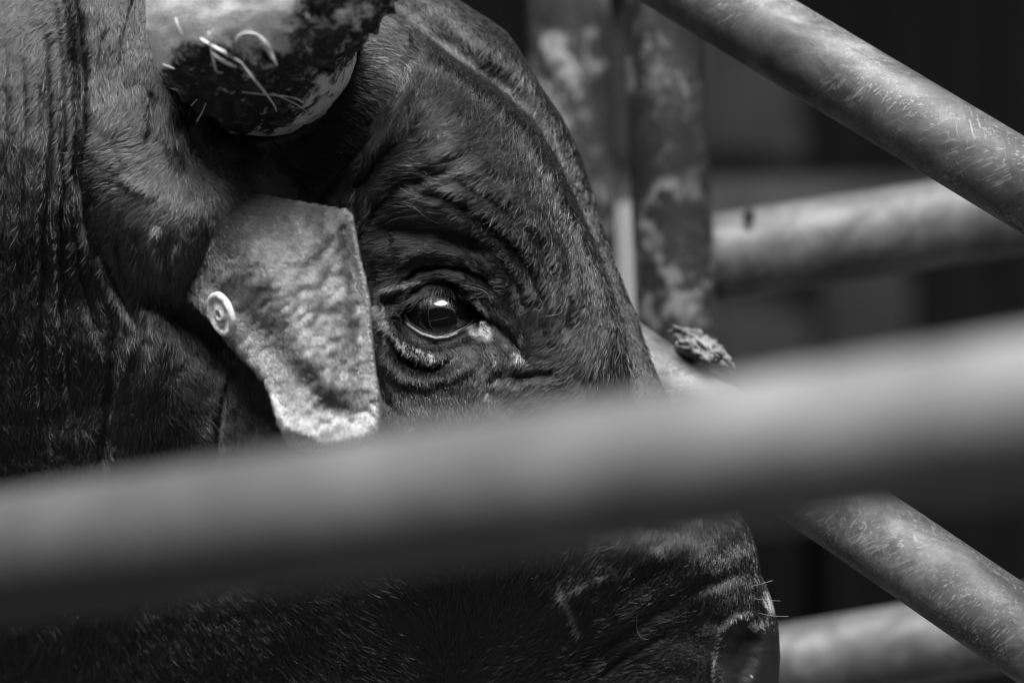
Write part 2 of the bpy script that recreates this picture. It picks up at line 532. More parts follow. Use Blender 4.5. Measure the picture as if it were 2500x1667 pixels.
def blob(px, py, cx, cy, rx, ry, ang=0):
    a = math.radians(ang); dx, dy = px-cx, py-cy
    u = (dx*math.cos(a)+dy*math.sin(a))/rx; w = (-dx*math.sin(a)+dy*math.cos(a))/ry
    return np.exp(-(u*u+w*w))

def pale_skin(px, py):
    g = 0.8*sstep(.3, .75, blob(px, py, 1172, 808, 42, 28, 35))
    d, _, _ = seg_dist(px, py, [(996, 790), (1030, 813), (1064, 823), (1092, 820), (1112, 812)])
    g = np.maximum(g, .85*np.exp(-(d/3.6)**2))
    n = vnoise(px, py, 7, 21)
    g = np.maximum(g, 1.0*sstep(.4, .7, blob(px, py, 1876, 1470, 14, 42, -18)))
    g = np.maximum(g, .7*sstep(.42, .7, blob(px, py, 1858, 1522, 34, 16, -20)+.3*n+.25*vnoise(px, py, 3, 22)))
    g = np.maximum(g, .8*sstep(.5, .8, blob(px, py, 1836, 1652, 7, 4, 20)))
    g = np.maximum(g, .5*sstep(.5, .9, blob(px, py, 930, 755, 12, 40, -10)+.45*n))
    return g

def build_bull():
    bull = empty('bull', (-0.5, 2.2, 0))
    tag(bull, 'black horned bull with lowered head and a pale round tag in its ear', 'bull')
    def back(yf, sd):
        R = np.interp(MX, [-1500, -300, 200, 900, 1500, 1800], [.34, .26, .20, .14, .11, .09])
        base = yf - 0.0
        u = np.clip(sd*S/R, 0, 1)
        flat = 2.0 + Rr - HH*S*np.clip(1-SD/200, 0, 1)
        return flat*u**.5 + yf*(1-u**.5) + R*np.sqrt(np.maximum(1-(1-u)**2, 0))
    def edge(px, py):
        R = np.interp(px, [-1500, -300, 200, 900, 1300, 1500, 1800], [.34, .24, .16, .10, .055, .05, .05])
        return 2.0 - height(px, py)*S + R
    # at the contour the relief fades out, so both sheets meet
    global YF
    V, F, inner = shell(GX, GY, SD, NX, NY, YF, back, None, edge)
    # four legs with hooves, standing on the ground
    nV = len(V); Vs = [V]; Fs = F
    legs = [(-0.75, 2.00), (-0.70, 2.44), (-1.78, 2.02), (-1.74, 2.46)]
    for li, (lx, ly) in enumerate(legs):
        hind = li >= 2
        if hind:
            path = [(lx+.05, ly, .92), (lx+.10, ly, .72), (lx+.02, ly, .58), (lx-.08, ly, .46), (lx-.05, ly, .30), (lx-.03, ly, .14), (lx, ly, .08), (lx+.02, ly, .0)]
            rad = [.17, .14, .10, .065, .05, .047, .058, .072]
        else:
            path = [(lx, ly, .85), (lx, ly, .68), (lx+.02, ly, .52), (lx+.02, ly, .42), (lx, ly, .28), (lx, ly, .14), (lx+.01, ly, .08), (lx+.03, ly, .0)]
            rad = [.15, .11, .075, .062, .047, .045, .058, .072]
        sp = smoothpath(path, 40); sr = np.interp(np.linspace(0, 7, 40), np.arange(8), rad)
        v2, f2 = tube_arrays(sp, sr, 20)
        Vs.append(np.array(v2)); Fs = Fs + [tuple(i+nV for i in f) for f in f2]; nV += len(v2)
    V = np.concatenate(Vs)
    body = link_mesh('body', V, Fs, SKIN, bull)
    # pale attribute
    k = S*V[:, 1]/2
    px = V[:, 0]/k+1250; py = 833.5-(V[:, 2]-CAMZ)/k
    att = body.data.attributes.new('pale', 'FLOAT', 'POINT')
    att.data.foreach_set('value', np.where(V[:, 0] > -.5, pale_skin(px, py), 0).astype(np.float32))
    return bull, body

BULL, BODY = build_bull()

# ------------------------------------------------------------------ hair
def make_hair(name, pts, radius, shade, mat, parent):
    """pts (N, K, 3); radius (K,) or (N,K); shade (N,)"""
    N, K, _ = pts.shape
    cu = bpy.data.hair_curves.new(name)
    cu.add_curves([K]*N)
    cu.attributes['position'].data.foreach_set('vector', pts.reshape(-1).astype(np.float32))
    ra = cu.attributes.get('radius') or cu.attributes.new('radius', 'FLOAT', 'POINT')
    ra.data.foreach_set('value', np.broadcast_to(radius, (N, K)).reshape(-1).astype(np.float32))
    sa = cu.attributes.new('shade', 'FLOAT', 'POINT')
    sa.data.foreach_set('value', np.repeat(shade, K).astype(np.float32))
    cu.materials.append(mat)
    o = bpy.data.objects.new(name, cu)
    COL.objects.link(o)
    o.parent = parent
    o.matrix_parent_inverse = parent.matrix_basis.inverted()
    return o

def hair_material(name, rough=.27):
    t = NT(name)
    t.n.remove(t.b)
    h = t.new('ShaderNodeBsdfHairPrincipled')
    h.parametrization = 'COLOR'
    at = t.attr('shade')
    comb = t.new('ShaderNodeCombineColor')
    for s in comb.inputs: t.link(at, s)
    t.link(comb.outputs[0], h.inputs['Color'])
    h.inputs['Roughness'].default_value = rough
    h.inputs['Radial Roughness'].default_value = .45
    h.inputs['Random Roughness'].default_value = .6
    if 'Coat' in h.inputs.keys(): h.inputs['Coat'].default_value = 0.0
    t.link(h.outputs[0], t.out.inputs['Surface'])
    return t.m
HAIR = hair_material('coat_hair')

# direction in which the coat lies (px, py, dx, dy)
FLOW = [(20, 20, -.7, .7), (60, 120, -.3, 1), (60, 400, .05, 1), (60, 800, .1, 1), (60, 1200, .3, 1), (130, 60, -.9, .5), (150, 200, -.6, .8), (150, 500, 0, 1), (180, 100, -.9, .6), (180, 800, .1, 1),
        (240, 60, .1, 1), (260, 200, .1, 1), (300, 100, -.1, 1), (340, 200, .1, 1), (260, 310, -.4, .9), (300, 340, -1, .4), (360, 340, -1, .35), (230, 400, -.9, .5), (300, 420, -1, .3),
        (400, 380, -.9, .6), (410, 290, .1, 1), (430, 330, .25, 1), (470, 400, .5, 1), (530, 420, .8, .8), (600, 430, 1, .5), (350, 480, -.9, .7), (300, 560, -.6, .9), (400, 520, -.7, 1), (440, 470, -.3, 1),
        (400, 620, -.1, 1), (440, 600, .1, 1), (330, 680, -.2, 1), (280, 800, 0, 1), (400, 820, .2, 1), (360, 920, -.3, 1), (460, 920, .5, .9), (330, 1000, -.2, 1), (500, 1000, .5, .9), (600, 1000, .6, .8), (300, 1300, .2, 1), (600, 1300, .8, .6),
        (700, 400, .9, .4), (780, 380, 1, .1), (850, 300, 1, .1), (900, 150, 1, .15), (900, 220, 1, .25), (980, 120, .8, .6), (1000, 200, -.1, 1), (960, 280, -.4, 1), (840, 440, -.6, .9), (880, 500, -.5, .9),
        (1060, 170, -.3, 1), (1150, 230, -.6, 1), (1230, 290, -.8, .8), (1100, 300, -.9, .7), (1050, 350, -1, .4), (1000, 400, -1, .25), (1150, 380, -1, .3), (1180, 460, -1, .25), (1250, 350, -.7, .9), (1300, 420, -.7, 1), (1270, 480, -.9, .6),
        (1200, 520, -1, .4), (1340, 500, -.6, 1), (1380, 560, -.5, 1), (1330, 600, -.7, .8), (950, 480, -.8, .6), (1030, 480, -1, -.3), (1080, 540, -1, -.35), (960, 560, -1, .3), (900, 620, -1, .3), (880, 700, -.6, .8),
        (1000, 640, -1, .35), (1080, 615, -1, -.1), (1150, 640, -.9, -.55), (1200, 680, -.6, -.9), (1080, 675, -1, .1), (1010, 690, -.9, .4), (920, 760, -.8, .5), (930, 820, -.6, .9), (980, 850, -.35, 1), (1050, 860, .05, 1), (1120, 850, .5, .9),
        (1180, 800, .5, .8), (1170, 830, .8, .4), (1220, 780, .6, .9), (1260, 840, .5, .9), (1280, 700, -.6, .9), (1320, 760, -.6, 1), (1300, 860, -.9, .5), (1250, 900, -.8, .7), (1200, 940, -.4, 1), (1100, 960, .1, 1), (980, 950, .2, 1), (900, 900, -.1, 1),
        (1400, 700, -.7, .9), (1460, 800, -.4, 1), (1470, 900, .2, 1), (1420, 860, -.6, .8), (1500, 930, .5, .9), (1380, 930, -1, .2), (1250, 1050, -.1, 1), (1000, 1200, .2, 1), (1500, 1100, .3, 1),
        (1130, 40, .5, 1), (1230, 120, -.2, 1), (1280, 200, -.3, 1), (1350, 330, -.6, 1), (1400, 430, -.4, 1), (1440, 560, .1, 1), (1480, 660, .3, 1), (1530, 780, .35, 1), (1570, 880, .35, 1),
        (1350, 1300, -.3, 1), (1500, 1300, -.8, .5), (1600, 1250, -.2, 1), (1680, 1220, .2, 1), (1560, 1360, -.3, 1), (1640, 1360, -.5, .9), (1720, 1300, .35, 1), (1780, 1300, .6, 1), (1820, 1370, .2, 1), (1750, 1400, -.1, 1),
        (1400, 1450, -.6, .9), (1550, 1450, -.8, .6), (1650, 1480, -.9, .5), (1480, 1560, -.8, .5), (1600, 1560, -.9, .3), (1700, 1560, -.9, .4), (1710, 1640, -.6, .8), (1300, 1600, -.8, .5), (1150, 1400, .3, .9), (900, 1400, .7, .7), (900, 1600, .7, .6), (1780, 1480, .2, 1), (1860, 1450, .5, .8)]
_F = np.array(FLOW, float); _F[:, 2:] /= np.hypot(_F[:, 2], _F[:, 3])[:, None]
fgx = np.arange(-700, 2100, 14.0); fgy = np.arange(-500, 2300, 14.0)
def flow_grid(F, gx, gy, soft=900.0):
    A, B = np.meshgrid(gx, gy)
    U = np.zeros(A.shape); W = np.zeros(A.shape)
    for x, y, dx, dy in F:
        w = 1/((A-x)**2+(B-y)**2+soft)**1.6
        U += w*dx; W += w*dy
    n = np.hypot(U, W)+1e-12
    return U/n, W/n
FU, FW = flow_grid(_F, fgx, fgy)
def sample_grid(A, gx, gy, px, py):
    ix = np.clip((px-gx[0])/(gx[1]-gx[0]), 0, len(gx)-1.001); iy = np.clip((py-gy[0])/(gy[1]-gy[0]), 0, len(gy)-1.001)
    i = ix.astype(int); j = iy.astype(int); fx = ix-i; fy = iy-j
    return (A[j, i]*(1-fx)+A[j, i+1]*fx)*(1-fy)+(A[j+1, i]*(1-fx)+A[j+1, i+1]*fx)*fy

EAR = [(400, 470), (443, 480), (500, 470), (562, 469), (630, 474), (698, 486), (766, 499), (815, 505), (838, 511), (852, 526), (858, 548), (864, 575), (869, 600), (876, 640), (886, 672), (893, 705),
       (899, 750), (903, 811), (908, 875), (915, 925), (922, 965), (925, 1005), (922, 1036), (908, 1058), (880, 1072), (845, 1080), (800, 1090), (756, 1095), (726, 1091), (705, 1078), (688, 1052), (674, 1024), (664, 985), (655, 952), (640, 925),
       (613, 897), (585, 870), (557, 838), (525, 800), (496, 765), (470, 740), (448, 712), (430, 680), (412, 640), (400, 600)]

def length_px(px, py):
    L = 24 + 0*px
    L += 12*sstep(0, 1, blob(px, py, 1150, 330, 300, 260, 30)*1.2)
    L -= 11*blob(px, py, 1075, 790, 210, 130)
    L -= 7*sstep(1500, 1750, px)*sstep(1100, 1350, py)
    L -= 9*blob(px, py, 1700, 1600, 150, 120)
    L += 8*blob(px, py, 420, 400, 160, 160)
    L += 10*blob(px, py, 1460, 900, 60, 60)
    return L

def strands(px, py, surf, flow, L, K=5, lift=.15, jitter=.12, clump=.35, cell=11.0, seed=1, sway=1.0):
    """grow strands lying on a surface: surf(px,py)->Y"""
    r = np.random.default_rng(seed)
    N = len(px)
    u, w = flow(px, py)
    ang = r.normal(0, jitter, N) + sway*(.16*vnoise(px, py, 40, seed+40) + .12*vnoise(px, py, 14, seed+41))
    # neighbouring strands gather in locks
    cx = np.floor(px/cell); cy = np.floor(py/cell)
    h = (cx*73856093 + cy*19349663).astype(np.int64) & 0xffff
    tab = np.random.default_rng(seed+9).uniform(-1, 1, (0x10000, 3))
    ang = ang + .12*tab[h, 2]
    ca, sa = np.cos(ang), np.sin(ang)
    du, dw = u*ca-w*sa, u*sa+w*ca
    ccx = (cx+.5+.4*tab[h, 0])*cell; ccy = (cy+.5+.4*tab[h, 1])*cell
    e = 3.0
    y0 = surf(px, py)
    p0 = to3(px, py, y0)
    pa = to3(px+e, py, surf(px+e, py)); pb = to3(px, py+e, surf(px, py+e))
    tx, ty = (pa-p0)/e, (pb-p0)/e
    n = np.cross(ty, tx); n /= np.linalg.norm(n, axis=1)[:, None]+1e-12
    n[n[:, 1] > 0] *= -1
    t = tx*du[:, None]+ty*dw[:, None]
    t /= np.linalg.norm(t, axis=1)[:, None]+1e-12
    Lm = (L*S*r.uniform(.65, 1.25, N))[:, None]
    c3 = (tx*(ccx-px)[:, None]+ty*(ccy-py)[:, None])
    c3n = np.linalg.norm(c3, axis=1)[:, None]; c3 = c3*np.minimum(1, .0045/np.maximum(c3n, 1e-9))
    li = (lift*r.uniform(.5, 1.6, N))[:, None]
    b = np.cross(n, t)
    cur = r.normal(0, .13, N)[:, None]
    out = np.zeros((N, K, 3))
    for k in range(K):
        s = k/(K-1)
        out[:, k] = p0 + Lm*(t*s*(1-.12*s) + n*(li*(s-.45*s*s)+.0) + b*cur*s*s) + c3*clump*s
    out[:, 0] -= n*.0006
    return out, n

def grow(name, n_try, region, surf, sdf, flow, lenf, shadef, mat, parent, K=5, rad=.0002, seed=1, dens=None, lift=.15, **kw):
    r = np.random.default_rng(seed+500)
    px = r.uniform(region[0], region[2], n_try); py = r.uniform(region[1], region[3], n_try)
    keep = sdf(px, py) > 2
    if dens is not None: keep &= r.uniform(0, 1, n_try) < dens(px, py)
    px, py = px[keep], py[keep]
    pts, n = strands(px, py, surf, flow, lenf(px, py), K=K, seed=seed, lift=lift, **kw)
    prof = np.array([1.0, 1.0, .85, .6, .15])[None, :] if K == 5 else np.linspace(1, .2, K)[None, :]
    rr = rad*r.uniform(.7, 1.3, (len(px), 1))*prof
    sh = shadef(px, py, r)
    return make_hair(name, pts, rr, sh, mat, parent)

def body_surf(px, py): return lookup(px, py)[0]
def body_flow(px, py): return sample_grid(FU, fgx, fgy, px, py), sample_grid(FW, fgx, fgy, px, py)
HORN_BASE = (632, 118)
def body_dens(px, py):
    d = np.ones(px.shape)
    sdo, _, _ = poly_sd(px, py, OPEN)
    d *= sstep(3, 14, -sdo)
    d *= 1-.93*sstep(.3, .7, blob(px, py, 1172, 808, 42, 28, 35))
    d *= 1-.85*sstep(.3, .7, blob(px, py, 1876, 1470, 18, 46, -18))
    dl, _, _ = seg_dist(px, py, [(984, 765), (1004, 797), (1030, 814), (1064, 824), (1092, 821), (1125, 807), (1156, 786)])
    d *= sstep(4, 12, dl)
    sdn, _, _ = poly_sd(px, py, NOSTRIL)
    d *= sstep(-4, 30, -sdn)
    # the wet nose pad is bare
    pad = sstep(1480, 1560, py+.35*(1900-px))*sstep(1745, 1800, px)
    d *= 1-pad
    hb = np.hypot((px-HORN_BASE[0])/215, (py-HORN_BASE[1])/205)
    d *= sstep(.93, 1.02, hb)
    sde, _, _ = poly_sd(px, py, EAR)
    d *= 1-.8*sstep(30, 60, sde)*(px > 610)
    return d

def crust_and_lit(px, py):
    n = vnoise(px, py, 6, 31)*.6 + vnoise(px, py, 3, 32)*.4
    def ln(pts, w):
        d, _, _ = seg_dist(px, py, pts); return np.exp(-(d/w)**2)
    g = np.zeros(px.shape)
    g = np.maximum(g, sstep(.55, .8, ln([(925, 730), (922, 765), (945, 800), (965, 830), (1000, 850), (1050, 868)], 15)+.45*n)*.8)
    g = np.maximum(g, sstep(.75, 1.0, ln([(935, 705), (970, 700), (1010, 692), (1030, 690)], 8)+.5*n)*.9)
    g = np.maximum(g, sstep(.6, .9, ln([(1265, 815), (1280, 840), (1285, 870)], 9)+.5*n))
    g = np.maximum(g, sstep(.6, .9, ln([(1190, 850), (1210, 890), (1250, 870), (1285, 850)], 20)+.65*n-.12)*.9)
    g = np.maximum(g, sstep(.6, .9, ln([(1225, 910), (1200, 930), (1190, 960)], 7)+.5*n)*.7)
    g = np.maximum(g, sstep(.6, .9, ln([(1368, 1415), (1385, 1455), (1402, 1500), (1420, 1540)], 10)+.5*n))
    g = np.maximum(g, sstep(.45, .9, blob(px, py, 1735, 1530, 34, 20, -25)+.5*n)*.9)  # lit hairs beside the nostril, put into the hair colour
    g = np.maximum(g, sstep(.5, .9, blob(px, py, 1790, 1505, 22, 14)+.5*n)*.7)
    g = np.maximum(g, sstep(.5, .9, ln([(1745, 1667), (1742, 1625), (1755, 1590)], 6)+.3*n)*.9)  # lit edge of the muzzle painted as pale hair
    g = np.maximum(g, sstep(.85, 1.1, blob(px, py, 950, 170, 90, 60, 20)+.75*n)*.9)
    g = np.maximum(g, sstep(.5, .9, blob(px, py, 1700, 1265, 16, 9)+.5*n)*.5)
    g = np.maximum(g, sstep(.6, .9, ln([(805, 200), (760, 290), (700, 330), (620, 345)], 10)+.35*n)*.35)
    for cx, cy in ((636, 1478), (688, 1496), (723, 1519), (770, 1522), (900, 1595), (463, 1502), (1025, 120), (1530, 870), (1395, 372), (1540, 878), (40, 2), (140, 22)):
        g = np.maximum(g, sstep(.5, .8, blob(px, py, cx, cy, 4, 3)))
    return g

def coat_light(px, py):
    # lit forehead and ear root, shaded neck and jaw, put into the coat colour
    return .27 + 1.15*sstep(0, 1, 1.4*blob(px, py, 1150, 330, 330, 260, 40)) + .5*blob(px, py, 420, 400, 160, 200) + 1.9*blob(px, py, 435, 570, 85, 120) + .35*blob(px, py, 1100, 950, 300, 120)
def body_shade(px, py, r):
    base = .012*coat_light(px, py)*np.exp(r.normal(0, .5, px.shape))
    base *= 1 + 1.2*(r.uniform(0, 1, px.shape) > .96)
    g = crust_and_lit(px, py)
    # the caked and lit stretches are patchy from hair to hair
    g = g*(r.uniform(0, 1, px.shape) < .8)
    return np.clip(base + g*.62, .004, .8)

def in_frame(px, py): return (px > -60) & (py > -60) & (py < 1730)
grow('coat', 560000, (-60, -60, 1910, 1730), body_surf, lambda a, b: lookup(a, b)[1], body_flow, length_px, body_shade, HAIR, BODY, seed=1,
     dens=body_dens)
def guard_shade(px, py, r): return np.clip(.03*coat_light(px, py)*np.exp(r.normal(0, .6, px.shape)) + crust_and_lit(px, py)*.5, .01, .7)
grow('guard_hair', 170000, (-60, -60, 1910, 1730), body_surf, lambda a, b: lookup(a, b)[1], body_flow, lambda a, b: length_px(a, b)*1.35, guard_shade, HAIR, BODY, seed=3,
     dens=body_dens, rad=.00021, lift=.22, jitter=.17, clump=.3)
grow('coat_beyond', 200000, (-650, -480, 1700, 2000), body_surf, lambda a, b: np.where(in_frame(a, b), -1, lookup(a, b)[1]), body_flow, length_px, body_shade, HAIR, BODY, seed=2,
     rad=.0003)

# ------------------------------------------------------------------ the ear
EB = [(420, 480, 40), (430, 600, 40), (455, 690, 60), (500, 640, 145), (480, 470, 60), (540, 475, 80), (620, 480, 118), (560, 540, 160), (560, 640, 215), (550, 780, 180), (520, 760, 165), (700, 520, 195), (700, 700, 265), (640, 860, 225), (810, 530, 215), (850, 620, 215),
      (830, 760, 255), (890, 760, 225), (740, 880, 290), (690, 980, 270), (900, 920, 250), (790, 1000, 315), (780, 1080, 325), (910, 1040, 280), (690, 1060, 300)]
ex_ = np.arange(380, 946, 4.0); ey_ = np.arange(450, 1110, 4.0)
EMX, EMY = np.meshgrid(ex_, ey_)
ESD, ENX, ENY = poly_sd(EMX, EMY, EAR)
def ear_height(px, py):
    H = rbf(EB, px, py, 200)
    for pts, w, a in [([(520, 540), (600, 600), (680, 720), (740, 840), (790, 940)], 42, 26), ([(560, 720), (640, 810), (720, 900), (800, 990), (870, 1020)], 34, -14),
                      ([(840, 560), (860, 660), (872, 780), (880, 900), (890, 1000)], 16, -13), ([(855, 530), (872, 620), (893, 720), (905, 850), (918, 960)], 13, 14), ([(470, 560), (500, 660), (560, 760)], 18, -10), ([(450, 640), (470, 700), (500, 740)], 10, 8),
                      ([(640, 950), (700, 1030), (760, 1060)], 16, 10), ([(740, 540), (790, 600), (800, 680)], 24, -9)]:
        d, _, _ = seg_dist(px, py, pts); H = H + a*np.exp(-(d/w)**2)
    return H + 3*vnoise(px, py, 40, 51) + 2*vnoise(px, py, 18, 52)
ER = 20.0
def ear_front(px, py, sd):
    u = np.clip(sd/ER, 0, 1)
    return 2.0 - ear_height(px, py)*S + ER*S*(1-np.sqrt(np.maximum(1-(1-u)**2, 0)))
EYF = ear_front(EMX, EMY, ESD)
def ear_back(yf, sd):
    u = np.clip(sd/ER, 0, 1)
    return 2.0 - ear_height(EMX, EMY)*S + ER*S + ER*S*.8*np.sqrt(np.maximum(1-(1-u)**2, 0))
EV, EF, _i = shell(ex_, ey_, ESD, ENX, ENY, EYF, ear_back, None, lambda a, b: ear_front(a, b, np.zeros(a.shape)))
t = NT('ear_skin'); v = t.coords(); n1 = t.noise(v, 60, 6, .65)
t.set(t.ramp(n1, [(.35, .06), (.65, .10)]), .7, .3)
ear = link_mesh('ear', EV, EF, t.m, BODY)
def ear_lookup(px, py):
    sd = poly_sd(px, py, EAR)[0]
    return ear_front(px, py, sd)
EFL = [(420, 500, -.3, 1), (420, 600, -.3, 1), (480, 480, .6, .5), (480, 540, .6, .9), (480, 620, .25, 1), (560, 500, 1, .25), (560, 580, 1, .7), (560, 680, .4, 1), (650, 520, 1, .15), (650, 600, 1, .4), (650, 720, .5, 1),
       (740, 540, 1, .15), (740, 640, .9, .5), (800, 540, 1, .3), (840, 620, .6, .8), (850, 720, .4, 1), (780, 760, .6, .9), (700, 850, .5, 1), (600, 830, .7, .9), (880, 850, .3, 1), (800, 900, .3, 1), (700, 980, .3, 1), (800, 1050, .1, 1), (900, 1020, -.1, 1), (500, 720, .5, .9)]
_E = np.array(EFL, float); _E[:, 2:] /= np.hypot(_E[:, 2], _E[:, 3])[:, None]
egx = np.arange(360, 960, 14.0); egy = np.arange(430, 1120, 14.0)
EU, EW = flow_grid(_E, egx, egy, 600)
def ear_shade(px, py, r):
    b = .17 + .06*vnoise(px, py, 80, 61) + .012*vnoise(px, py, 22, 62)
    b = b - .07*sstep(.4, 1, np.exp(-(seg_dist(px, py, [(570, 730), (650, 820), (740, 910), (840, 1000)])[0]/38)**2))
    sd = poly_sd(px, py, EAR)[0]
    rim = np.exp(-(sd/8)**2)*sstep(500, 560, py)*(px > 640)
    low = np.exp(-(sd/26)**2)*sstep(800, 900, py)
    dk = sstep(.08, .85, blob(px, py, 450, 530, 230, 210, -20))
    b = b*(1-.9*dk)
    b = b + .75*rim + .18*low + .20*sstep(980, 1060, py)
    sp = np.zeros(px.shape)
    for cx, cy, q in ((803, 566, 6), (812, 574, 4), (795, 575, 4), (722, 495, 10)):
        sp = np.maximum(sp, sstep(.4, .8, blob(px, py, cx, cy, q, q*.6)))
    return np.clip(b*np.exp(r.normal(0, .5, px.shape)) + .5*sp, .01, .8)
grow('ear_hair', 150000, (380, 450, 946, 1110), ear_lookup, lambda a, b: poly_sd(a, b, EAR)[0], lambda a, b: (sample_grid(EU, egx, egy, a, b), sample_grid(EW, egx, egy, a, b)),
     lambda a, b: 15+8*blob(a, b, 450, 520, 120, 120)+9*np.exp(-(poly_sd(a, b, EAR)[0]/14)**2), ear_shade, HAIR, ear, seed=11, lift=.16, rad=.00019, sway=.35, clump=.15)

# white fringe along the rim
rr_ = np.random.default_rng(77)
rim_l = smoothpath([(840, 512, 0), (853, 530, 0), (862, 565, 0), (870, 600, 0), (878, 645, 0), (893, 705, 0), (899, 750, 0), (904, 811, 0), (909, 875, 0), (916, 925, 0), (922, 965, 0), (924, 1005, 0), (920, 1038, 0), (900, 1062, 0)], 400)
qi = rr_.integers(0, 399, 20000)
qx = rim_l[qi, 0]-np.abs(rr_.normal(0, 3.6, 20000))*(1+1.2*np.exp(-((rim_l[qi, 1]-600)/70)**2))-1.5; qy = rim_l[qi, 1]+rr_.normal(0, 3, 20000)
ok_ = poly_sd(qx, qy, EAR)[0] > 1; qx, qy = qx[ok_], qy[ok_]
fp, _n = strands(qx, qy, ear_lookup, lambda a, b: (np.full(a.shape, .93), np.full(a.shape, .36)), np.full(qx.shape, 11.0), seed=78, lift=.6, clump=.2)
make_hair('rim_fringe', fp, .00022*np.array([1, 1, .85, .6, .15])[None, :], np.clip(.85*np.exp(rr_.normal(0, .25, len(qx))), 0, .9), HAIR, ear)

# pale round button tag, pinned through the ear
t = NT('tag_plastic'); v = t.coords(); n1 = t.noise(v, 240, 5, .6)
t.set(t.ramp(n1, [(.36, .35), (.5, .66), (.65, .85)]), .45, .4); t.bump(n1, .5, .0008)
TAGM = t.m
tc_px, tc_py = 542.0, 767.0
ty_ = float(2.0 - ear_height(np.array([tc_px]), np.array([tc_py]))[0]*S)
tc = P(tc_px, tc_py, ty_ - .0085)
# disc normal: mostly towards us, turned so that it shows as a leaning ellipse
nrm = Vector((-.78, -.58, -.30)).normalized()
prof = [(0, .0016), (.0022, .0016), (.0026, .0034), (.0052, .0036), (.0060, .0018), (.0110, .0014), (.0120, .0026), (.0146, .0030), (.0160, .0022), (.0166, .0008), (.0166, -.0008), (.0150, -.0016), (.004, -.0016), (.0035, -.008), (0, -.008)]
V, F = [], []
seg = 64
q = nrm.to_track_quat('Z', 'Y')
for (r_, h_) in prof:
    for k in range(seg):
        a = 2*math.pi*k/seg
        V.append(tc + q @ Vector((r_*math.cos(a), r_*math.sin(a), h_)))
for i in range(len(prof)-1):
    for k in range(seg):
        F.append((i*seg+k, (i)*seg+(k+1) % seg, (i+1)*seg+(k+1) % seg, (i+1)*seg+k))
tagb = link_mesh('ear_tag', V, F, TAGM, BULL)

# ------------------------------------------------------------------ the eye
t = NT('eye_ball')
t.set(.004, .03, .8); t.b.inputs['Coat Weight'].default_value = 1.0; t.b.inputs['Coat Roughness'].default_value = .01
ec = P(EYE_C[0], EYE_C[1], 2.0 - EYE_H0*S)
bm = bmesh.new()
bmesh.ops.create_uvsphere(bm, u_segments=64, v_segments=48, radius=EYE_R*S)
for v_ in bm.verts:
    # the cornea bulges a little more than the ball
    f = max(0, -v_.co.normalized().y)
    v_.co *= 1 + .035*sstep(.80, 1.0, np.array(f)).item()
    v_.co += ec
eye = link_bm('eye', bm, t.m, BULL)
# wet rim along the lower lid
t = NT('lid_rim'); t.set(.06, .3, .5)
pts = [(986, 766), (1004, 795), (1030, 812), (1064, 822), (1092, 818), (1124, 805), (1152, 787), (1166, 768)]
def lidp(x, y, lift_=3):
    d = math.hypot(x-EYE_C[0], y-EYE_C[1]); R = EYE_R+lift_
    h = EYE_H0 + math.sqrt(max(R*R-d*d, 30))
    return P(x, y, 2.0-h*S)
tube('lid_rim', smoothpath([lidp(*p) for p in pts], 60), .0008, t.m, eye, 10)
# lashes of the upper lid and a few long whiskers
r = np.random.default_rng(5)
ups = smoothpath([(990, 745, 0), (1015, 722, 0), (1045, 706, 0), (1085, 698, 0), (1125, 706, 0), (1158, 732, 0), (1172, 755, 0)], 100)
ls = []
for k in range(260):
    u_ = r.uniform(0, 1); p = ups[int(u_*99)]
    b0 = np.array(lidp(p[0]+r.normal(0, 2), p[1]-4+r.normal(0, 2.5), 12))
    fan = (u_-.5)*2
    L = r.uniform(45, 95)*S
    d0 = np.array([fan*.75+r.normal(0, .22), -.9, -.55+r.normal(0, .18)]); d0 /= np.linalg.norm(d0)
    d1 = np.array([fan*.95+r.normal(0, .2), -.35, -.15]) ; d1 /= np.linalg.norm(d1)
    pl = [b0 + L*s*(d0*(1-.35*s)+d1*.35*s) + np.array([0, 0, -L*.25*(s*(1-s))]) for s in np.linspace(0, 1, 7)]
    ls.append(pl)
make_hair('eyelashes', np.array(ls), .00018*np.linspace(1, .25, 7)[None, :], np.full(len(ls), .12), HAIR, BODY)
wk = []
for pl, lift_ in [([(1318, 730), (1326, 745), (1318, 758), (1304, 752)], 8), ([(1322, 748), (1312, 775), (1312, 806)], 10), ([(1332, 771), (1360, 768), (1374, 757)], 8),
                  ([(948, 540), (985, 530), (1040, 528)], 8), ([(1010, 505), (1040, 530), (1068, 545), (1088, 542)], 10), ([(1198, 614), (1225, 632), (1244, 638), (1246, 632)], 8),
                  ([(1175, 840), (1182, 868), (1180, 900)], 6), ([(1556, 1497), (1554, 1530), (1566, 1555), (1584, 1560)], 8), ([(1653, 1217), (1662, 1240), (1656, 1262)], 8),
                  ([(1664, 1470), (1668, 1458), (1676, 1455)], 6), ([(1840, 1460), (1870, 1464), (1905, 1466)], 30), ([(1850, 1495), (1885, 1502), (1925, 1504)], 30), ([(1835, 1430), (1860, 1424), (1886, 1416)], 30),
                  ([(1390, 560), (1400, 545), (1420, 530)], 12), ([(1150, 700), (1185, 712), (1200, 740)], 14), ([(1120, 690), (1160, 694), (1205, 716)], 14), ([(1310, 330), (1318, 350), (1322, 400)], 6), ([(1395, 362), (1396, 380)], 8)]:
    sp = smoothpath([(a, b, 0) for a, b in pl], 9)
    yy = lookup(np.clip(sp[:, 0], 0, 1846), sp[:, 1])[0]
    lf = np.sin(np.linspace(.2, 1.5, 9))*lift_*S
    wk.append([np.array(P(sp[i, 0], sp[i, 1], yy[i]-lf[i]-.003)) for i in range(9)])
make_hair('whiskers', np.array(wk), .00017*np.linspace(1, .5, 9)[None, :], np.full(len(wk), .45), HAIR, BODY)

